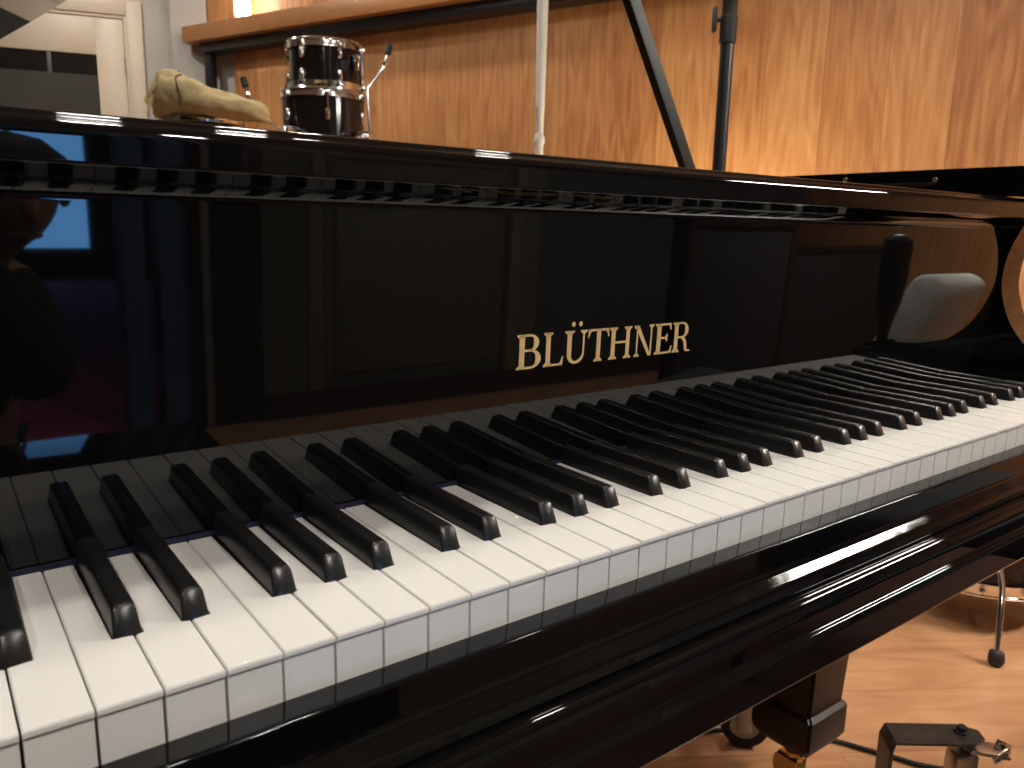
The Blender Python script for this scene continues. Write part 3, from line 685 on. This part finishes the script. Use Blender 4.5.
bm = NB(); lathe(bm,[(.15,0),(.15,.012),(.13,.018),(.03,.022),(.02,.04)],36,T(wpos(FL).x,wpos(FL).y,0)); finish('base', bm, WHITEPAINT, wp, 40)

# ================================================================== UNDER THE PIANO, TREBLE SIDE
f2 = drum('floor_tom', 'black floor tom with chrome hoop standing on the floor right of the piano', (2.03,.50,FL+.10), .195, .38, None, 8, None)
o2 = Vector((2.03,.50,FL+.10))
def stand_leg(ax, ay, fx, fy):
    a = math.atan2(ay,ax)
    pts = [Vector((ax,ay,.30)),Vector((ax,ay,.13)),Vector((ax+(fx-ax)*.75,ay+(fy-ay)*.75,.06)),Vector((fx,fy,-.080))]
    bm = NB(); tube(bm, pts, .0065, 12); l = finish('leg', bm, CHROME, f2, 40)
    d = (pts[-1]-pts[-2]).normalized(); e = pts[-1]
    bm = NB(); tube(bm,[e-d*.014,e-d*.01,e+d*.006,e+Vector((0,0,-.014)),e+Vector((0,0,-.0195))],[.010,.015,.017,.015,.010],14); finish('rubber_foot', bm, RUBBER, l, 50)
    bm = NB(); box(bm,.193,.222,-.018,.018,.17,.23,.006,2,RZ(a)); finish('leg_bracket', bm, CHROME, f2, 40)
stand_leg(-.172,-.115,1.756-o2.x,.319-o2.y); stand_leg(.195,-.06,.27,-.085); stand_leg(-.02,.208,-.03,.285)
# bent steel bracket with bolt and clamp
br = thing('steel_bracket', 'bent black steel bracket with a bolt on the floor beside the piano leg', 'bracket', (1.16,.20,FL))
def bp(x,y,z): return Vector((x-1.16,y-.20,z-FL))
def sheet(bm, P, Q, th):
    """flat bar between two edge polylines P and Q with thickness"""
    n=len(P); V=[]
    for A,B in zip(P,Q): V.append((A,B))
    nr=[]
    for i in range(n):
        t=(P[min(i+1,n-1)]-P[max(i-1,0)]).normalized(); w=(Q[i]-P[i]).normalized(); nr.append(t.cross(w).normalized()*th)
    R=[[bm.verts.new(v) for v in (P[i],Q[i],Q[i]+nr[i],P[i]+nr[i])] for i in range(n)]
    for a,b in zip(R,R[1:]):
        for k in range(4): bm.faces.new((a[k],a[(k+1)%4],b[(k+1)%4],b[k]))
    bm.faces.new(R[0]); bm.faces.new(R[-1][::-1])
A0=Vector((1.113,.2454,-.579)); A1=Vector((1.232,.156,-.579)); wv=Vector((-.041,-.043,0)).normalized()*.052
dn=Vector((-.004,-.002,-.152))
P_=[bp(*(A0+dn)),bp(*(A0+dn*.10)),bp(*(A0+(A1-A0)*.05)),bp(*(A0+(A1-A0)*.80)),bp(*(A1+wv*.30))]
Q_=[bp(*(A0+dn+wv)),bp(*(A0+dn*.10+wv)),bp(*(A0+(A1-A0)*.05+wv)),bp(*(A0+(A1-A0)*.86+wv)),bp(*(A1+wv*.72))]
bm = NB(); sheet(bm,P_,Q_,.005); bmesh.ops.recalc_face_normals(bm,faces=bm.faces[:]); o=finish('bar', bm, GREYMETAL, br); bv=o.modifiers.new('b','BEVEL'); bv.width=.0016; bv.segments=2
bt = bp(*(A0+(A1-A0)*.80+wv*.42))
bm = NB(); lathe(bm,[(.0115,-.004),(.0115,.003),(.0075,.004),(.0075,.010),(.005,.012)],6,T(*bt)); finish('bolt', bm, BLACKMETAL, br, 30)
bm = NB(); tube(bm,[bt+Vector((0,0,-.0)),bt+Vector((.004,-.004,-.06))],.0045,10); finish('threaded_rod', bm, CHROME, br, 40)
bm = NB(); c0=bt+Vector((-.012,-.010,-.020))
box(bm,-.02,.05,-.018,.018,-.003,.003,.0015,2,T(*(c0+Vector((.022,-.008,0))))@RZ(-.55)@Matrix.Rotation(.22,4,'Y')); box(bm,-.018,.018,-.015,.015,-.055,-.003,.003,2,T(*(c0))@RZ(-.55)); finish('clamp', bm, DULLCHROME, br, 40)
bm = NB(); wc=c0+Vector((.058,-.034,-.012)); 
for s_ in (-1,1): box(bm,-.016,.016,-.0025,.0025,.0,.014,.002,2,T(*(wc+Vector((.011*s_,.006*s_,0))))@RZ(-.4)@Matrix.Rotation(.5*s_,4,'Y'))
lathe(bm,[(.004,-.006),(.008,-.005),(.008,.005),(.004,.006)],14,T(*wc)); finish('wing_nut', bm, CHROME, br, 40)
bm = NB(); g0=bp(*(A0+dn)); box(bm,-.05,.14,-.03,.03,0,.006,.002,2,T(g0.x+.02,g0.y-.02,0)@RZ(-.54)); finish('foot_plate', bm, GREYMETAL, br, 40)
# round trolley wheel behind the leg and the cable
tw = thing('trolley_wheel', 'grey wheel with dark tyre on the floor behind the piano leg', 'wheel', (1.083,.470,FL), math.radians(-52))
bm = NB(); lathe(bm,[(.026,-.014),(.039,-.014),(.042,-.010),(.042,.010),(.039,.014),(.026,.014),(.026,-.014)],32,T(0,0,.042)@Matrix.Rotation(PI/2,4,'X'),cap=False); finish('tyre', bm, RUBBER, tw, 40)
bm = NB(); lathe(bm,[(.001,-.010),(.010,-.013),(.014,-.008),(.026,-.011),(.0262,.011),(.014,.008),(.010,.013),(.001,.010)],32,T(0,0,.042)@Matrix.Rotation(PI/2,4,'X')); finish('hub', bm, WHITEPAINT, tw, 40)
bm = NB(); box(bm,-.014,.014,-.022,-.017,.035,.105,.002); box(bm,-.014,.014,.017,.022,.035,.105,.002); box(bm,-.03,.03,-.03,.03,.100,.106,.002); finish('fork', bm, DULLCHROME, tw, 40)
bm = NB(); tube(bm,[Vector((p.x,p.y,p.z-FL)) for p in catmull([(.86,.62,FL+.005),(1.12,.49,FL+.005),(1.19,.41,FL+.005),(1.2237,.368,FL+.005),(1.2475,.32,FL+.005),(1.2656,.284,FL+.005),(1.297,.229,FL+.005),(1.42,.10,FL+.005),(1.64,.04,FL+.005),(1.95,-.02,FL+.005)],8)],.0042,8)
tag(finish('cable', bm, RUBBER, None, 60, (0,0,FL)), 'thin black cable lying across the wooden floor past the piano leg', 'cable')

# ================================================================== BEHIND THE CAMERA (seen in the polish)
ch = thing('upholstered_chair', 'light grey backed upholstered chair standing to the right of the keyboard', 'chair', (1.63,-.36,FL), math.radians(-17))
bm = NB(); box(bm,-.33,.29,.02,.09,.46,.835,.03,4); bmesh.ops.transform(bm,matrix=T(0,.055,.46)@Matrix.Rotation(.05,4,'Y')@Matrix.Rotation(-.38,4,'X')@T(0,-.055,-.46),verts=bm.verts[:]); finish('backrest', bm, CHAIRGREY, ch, 40)
bm = NB(); box(bm,-.26,.26,-.46,.05,.38,.47,.03,4); finish('seat', bm, CLOTH, ch, 40)
for sx in (-.22,.22):
    for sy in (-.42,.02):
        bm = NB(); tube(bm,[(sx,sy,.39),(sx*1.08,sy+(.03 if sy>-.2 else -.03),.005)],[.016,.011],12); finish('leg', bm, BLACKMETAL, ch, 40)
gd = thing('microphone_stand', 'black microphone on a floor stand between the keyboard and the grey chair', 'microphone', (1.29,-.11,FL)); gd.scale = (.72,.72,1.02)
bm = NB(); lathe(bm,[(.001,.635),(.048,.636),(.047,.642),(.024,.655),(.014,.675),(.0125,.71),(.017,.735),(.028,.765),(.033,.80),(.0335,.855),(.031,.868),(.018,.876),(.001,.878)],28); finish('microphone', bm, SATIN, gd, 40)
bm = NB(); tube(bm,[(0,0,.636),(0,0,.02)],.011,14); finish('pole', bm, BLACKMETAL, gd, 40)
bm = NB(); lathe(bm,[(.13,0),(.13,.012),(.03,.022),(.011,.03)],32); finish('base', bm, BLACKMETAL, gd, 40)
def screen(x,y,w_,h_,label):  # added dark screens that keep the lit oak out of the fallboard reflection
    t = thing('reflection_screen', label, 'screen', (x,y,FL+.0035), math.radians(-4))
    bm = NB(); box(bm,-w_/2+.02,w_/2-.02,-.025,.025,.06,h_-.02,.008); finish('panel', bm, CLOTH, t, 40)
    bm = NB()
    for q_ in ((-w_/2,-w_/2+.03,.02,h_),(w_/2-.03,w_/2,.02,h_),(-w_/2,w_/2,h_-.03,h_),(-w_/2,w_/2,.05,.08)): box(bm,q_[0],q_[1],-.03,.03,q_[2],q_[3],.004)
    finish('frame', bm, SATIN, t, 40)
    for sx in (-w_/2+.1,w_/2-.1):
        bm = NB(); box(bm,sx-.02,sx+.02,-.17,.17,0,.022,.004); finish('foot', bm, SATIN, t, 40)
screen(2.06,-1.02,.60,.875,'taller black screen added to darken the polish reflection, nearer the keyboard')
screen(3.02,-1.30,1.25,.765,'lower wide black screen added to darken the polish reflection, by the oak wall')
# piano bench and the photographer sitting on it
RUG = vary(mat('added_dark_rug', (.07,.028,.018), .95), 150, (.058,.022,.014), (.082,.034,.022), bump=.5)  # rug added so the keyslip reflects a dark floor
bm = NB(); box(bm,-1.8,1.8,-.80,.80,.0002,.003,.001); tag(finish('rug', bm, RUG, None, 40, (1.05,-1.18,FL)), 'dark red rug added under the piano bench to darken the keyslip reflection', 'rug')
pb = thing('piano_bench', 'black polished piano bench in front of the bass half of the keyboard', 'bench', (-.05,-.555,FL+.0035))
bm = NB(); box(bm,-.36,.36,-.15,.15,.47,.535,.012,3); finish('seat', bm, GLOSS, pb, 40)
bm = NB(); box(bm,-.33,.33,-.125,.125,.40,.47,.004); finish('frame', bm, SATIN, pb, 40)
for sx in (-.30,.30):
    for sy in (-.10,.10):
        bm = NB(); box(bm,sx-.022,sx+.022,sy-.022,sy+.022,0,.402,.004); finish('leg', bm, SATIN, pb, 40)
def skin_mesh(name, chains, m, parent, sub=2):
    """chains: lists of (x,y,z,r); the first point of a later chain may repeat an earlier point to branch off it"""
    V=[];R=[];Ed=[];idx={}
    for ch_ in chains:
        prev=None
        for x,y,z,r in ch_:
            k=(round(x,4),round(y,4),round(z,4))
            if k not in idx: idx[k]=len(V); V.append((x,y,z)); R.append(r)
            i=idx[k]
            if prev is not None and prev!=i: Ed.append((prev,i))
            prev=i
    me=bpy.data.meshes.new(name); me.from_pydata(V,Ed,[]); me.materials.append(m)
    o=bpy.data.objects.new(name,me); C.objects.link(o); o.parent=parent
    o.modifiers.new('skin','SKIN').use_smooth_shade=True
    ss_=o.modifiers.new('sub','SUBSURF'); ss_.levels=sub; ss_.render_levels=sub
    if not me.skin_vertices: me.skin_vertices.new()
    for i,v in enumerate(me.skin_vertices[0].data):
        v.radius=(R[i],R[i]); v.use_root=(i==0)
    return o
PX,PY=-.03,-.95
ps = thing('person', 'person in dark clothes kneeling behind the piano bench holding up a phone', 'person', (PX,PY,FL))
def q(x,y,z): return (x-PX,y-PY,z-FL)
def hand(side):
    """palm and five fingers closed on the end of the phone"""
    fw=Vector((.5914,.7828,-.1935)); rt=Vector((.8001,-.5996,.0196)); up=Vector((.1006,.1664,.9809))
    cam_=Vector((-.0372,-.2961,.1749)); e=cam_-fw*.016-rt*.045+rt*(.078*side)      # end of the phone
    w=e-fw*.035+rt*(.035*side)-up*.055                                               # wrist
    palm=e-fw*.022+rt*(.022*side)-up*.012
    ch=[[(*q(*w),.022),(*q(*palm),.024)]]
    for k,(du,ln) in enumerate(((.030,.9),(.012,1.0),(-.006,.95),(-.022,.75))):
        a=palm+up*du*.7+rt*(.012*side); b=e+up*(du)+rt*(.016*side)+fw*.004; c=e+up*du*1.05+fw*.012-rt*(.004*side)*ln; d_=e+up*du*1.05+fw*.011-rt*(.020*side)*ln
        ch.append([(*q(*palm),.024),(*q(*a),.011),(*q(*b),.009),(*q(*c),.0085),(*q(*d_),.007)])
    t1=palm-fw*.012-up*.008-rt*(.012*side); t2=e-fw*.016-up*.006-rt*(.022*side); t3=e-fw*.011+up*.008-rt*(.036*side)
    ch.append([(*q(*palm),.024),(*q(*t1),.012),(*q(*t2),.010),(*q(*t3),.008)])
    return w,ch
wl,hl=hand(-1); wr,hr=hand(1)
nk=(.02,-.80,.055); hd=(.075,-.750,.165)
shl=(-.23,-.83,-.02); shr=(.085,-.83,-.01); ell=(-.27,-.62,-.08); elr=(.085,-.62,-.085)
hip=(-.07,-.96,-.34); ch1=(-.07,-.92,-.20); ch2=(-.065,-.86,-.06)
body=[[(*q(*hip),.115),(*q(*ch1),.115),(*q(*ch2),.12),(*q(*nk),.058),(*q(.045,-.780,.095),.052),(*q(.066,-.762,.125),.074),(*q(*hd),.084),(*q(.073,-.765,.225),.066)]]
for sh_,el_,w_,h_ in ((shl,ell,wl,hl),(shr,elr,wr,hr)):
    body.append([(*q(*ch2),.12),(*q(*sh_),.060),(*q(*el_),.042),(*q(*w_),.022)]); body+=h_
for s_ in (-1,1):
    hx=-.07+.08*s_; kx=-.07+.12*s_
    body.append([(*q(*hip),.115),(*q(hx,-.94,-.37),.085),(*q(kx,-.80,-.655),.058),(*q(kx,-1.10,-.675),.046),(*q(kx,-1.23,-.680),.032),(*q(kx,-1.28,-.700),.026)])
skin_mesh('body', body, SKIN, ps)
# face: nose, ears, eyes, mouth; hair
fc=Vector(q(*hd)); fd=Vector((.25,.93,-.25)).normalized(); sd=Vector((.96,-.26,0)).normalized(); ud=sd.cross(fd).normalized()
def blob(name, parts_, m):
    bm=NB()
    for c,r3 in parts_:
        r_=bmesh.ops.create_icosphere(bm,subdivisions=2,radius=1); Mx=Matrix.Identity(4)
        for i,ax in enumerate((sd,fd,ud)):
            for j in range(3): Mx[j][i]=ax[j]*r3[i]
        Mx.translation=fc+sd*c[0]+fd*c[1]+ud*c[2]; bmesh.ops.transform(bm,matrix=Mx,verts=r_['verts'])
    return finish(name,bm,m,ps,60)
blob('nose',[((0,.088,-.012),(.012,.016,.022))],SKIN); blob('mouth',[((0,.080,-.050),(.022,.008,.006))],mat('lips',(.35,.13,.10),.5))
for s_ in (-1,1):
    blob('eye',[((.031*s_,.078,.012),(.012,.008,.007))],DRUMHEAD); blob('ear',[((.084*s_,-.005,-.008),(.010,.018,.030))],SKIN)
blob('hair',[((0,-.018,.032),(.092,.094,.074)),((0,-.045,-.01),(.086,.062,.075))],HAIR)
jk=[[(*q(-.07,-.97,-.39),.140),(*q(*ch1),.130),(*q(*ch2),.126),(*q(.0,-.815,.02),.080)]]
for sh_,el_,w_ in ((shl,ell,wl),(shr,elr,wr)):
    wv_=Vector(el_)+(Vector(w_)-Vector(el_))*.80; jk.append([(*q(*ch2),.126),(*q(*sh_),.066),(*q(*el_),.056),(*q(*wv_),.040)])
skin_mesh('jacket', jk, CLOTH, ps)
tr=[]
for s_ in (-1,1):
    hx=-.07+.08*s_; kx=-.07+.12*s_
    tr.append([(*q(-.07,-.965,-.36),.125),(*q(hx,-.945,-.38),.098),(*q(kx,-.80,-.660),.070),(*q(kx,-1.10,-.678),.054),(*q(kx,-1.19,-.681),.048)])
skin_mesh('trousers', tr, CLOTH, ps)
for s_ in (-1,1):
    kx=-.07+.12*s_
    skin_mesh('shoe', [[(*q(kx,-1.22,-.672),.040),(*q(kx,-1.27,-.692),.038),(*q(kx,-1.31,-.706),.026),(*q(kx,-1.34,-.712),.020)]], RUBBER, ps)
CW = Matrix(((.8000717,.1006366,-.591403,0),(-.5995827,.1664206,-.7828185,0),(.0196414,.9809059,.1934884,0),(0,0,0,1)))
ph = bpy.data.objects.new('smartphone', None); C.objects.link(ph); ph.matrix_world = T(-.0372430,-.2961298,.1748816)@CW
tag(ph,'black smartphone held up sideways in the hands of the kneeling person','phone')
bm = NB(); box(bm,-.122,.024,-.058,.012,.006,.014,.003,3); finish('case', bm, SATIN, ph, 40)
bm = NB(); box(bm,-.119,.021,-.055,.009,.0141,.0145); finish('screen', bm, DOORGLASS, ph)

# ================================================================== LAMPS
def downlight(x, y, label, m=LAMPW, r=.07):
    t = thing('ceiling_downlight', label, 'lamp', (x,y,CEIL), 0, 'ceiling downlights')
    bm = NB(); lathe(bm,[(r,-.001),(r+.022,-.001),(r+.022,-.012),(r+.004,-.020),(r,-.018),(r,-.001)],36,cap=False); finish('ring', bm, WHITEPAINT, t, 40)
    bm = NB(); lathe(bm,[(.001,-.008),(r,-.008)],36,cap=False); finish('diffuser', bm, m, t)
downlight(.33,.33,'round ceiling downlight above the bass half of the keyboard',LAMPB)
downlight(.72,.78,'round ceiling downlight above the middle of the piano',LAMPB)
downlight(1.50,.45,'round ceiling downlight right of the piano',LAMPD)
downlight(1.50,2.9,'round ceiling downlight added to wash the oak wall with light')  # unseen lamp added as a wall wash
downlight(.75,-1.70,'round ceiling downlight added behind the kneeling person to brighten the key fronts',LAMPR)  # unseen fill lamp added to lift the white key fronts
downlight(-.85,-1.55,'round ceiling downlight added left of the kneeling person to brighten the key fronts',LAMPR)  # second added fill for the key fronts
downlight(.30,2.9,'round ceiling downlight added beyond the piano tail to light the walls')  # unseen lamp added to light the walls behind the piano
downlight(.55,4.0,'round ceiling downlight added to brighten the cream door',LAMPC)  # unseen lamp added to brighten the door and back wall
pl = thing('pendant_light', 'long white panel lamp hanging on rods right of the keyboard', 'lamp', (2.46,-.72,1.10), math.radians(8))
bm = NB(); box(bm,-.40,.40,-.08,.08,.001,.05,.006); finish('housing', bm, WHITEPAINT, pl, 40)
bm = NB(); box(bm,-.38,.38,-.065,.065,-.012,.0,.003); finish('diffuser', bm, TUBEW, pl, 40)
for sx in (-.385,.385):
    bm = NB(); box(bm,sx-.004,sx+.016,-.082,.082,-.016,.052,.002); finish('end_cap', bm, WHITEPAINT, pl, 40)
    bm = NB(); tube(bm,[(sx*.8,0,.05),(sx*.8,0,CEIL-1.10)],.004,8); finish('suspension_rod', bm, DULLCHROME, pl, 40)
ul = thing('floor_uplight', 'small black floor uplight washing the oak wall behind the piano', 'lamp', (2.28,1.62,FL))
bm = NB(); lathe(bm,[(.10,0),(.10,.02),(.03,.03),(.03,.50),(.075,.52),(.08,.60),(.074,.60),(.070,.56),(.001,.55)],28); finish('housing', bm, BLACKMETAL, ul, 40)
bm = NB(); lathe(bm,[(.001,.575),(.071,.575)],28,cap=False); finish('lens', bm, mat('uplight_lens',(.9,.9,.9),.5,emit=(1,.83,.58),estr=15), ul)

# ================================================================== CAMERA, WORLD, VIEW
cam = bpy.data.cameras.new('camera'); co = bpy.data.objects.new('camera', cam); C.objects.link(co)
cam.sensor_width = 36; cam.sensor_fit = 'HORIZONTAL'; cam.lens = 792.0724/1024*36; cam.clip_start = .005
co.matrix_world = T(-.0372430,-.2961298,.1748816)@CW
cam.dof.use_dof = True; cam.dof.focus_distance = .60; cam.dof.aperture_fstop = 17
scene.camera = co
w = bpy.data.worlds.new('world'); w.use_nodes = True; w.node_tree.nodes['Background'].inputs['Color'].default_value = (.02,.025,.035,1)
w.node_tree.nodes['Background'].inputs['Strength'].default_value = .3; scene.world = w
vs = scene.view_settings; vs.view_transform = 'Standard'; vs.look = 'None'; vs.gamma = 1; vs.use_curve_mapping = False; vs.exposure = 0.0
scene.cycles.use_denoising = True; scene.cycles.max_bounces = 10; scene.cycles.caustics_reflective = True; scene.cycles.sample_clamp_indirect = 8
EXPO = 4.08
vs.exposure = EXPO
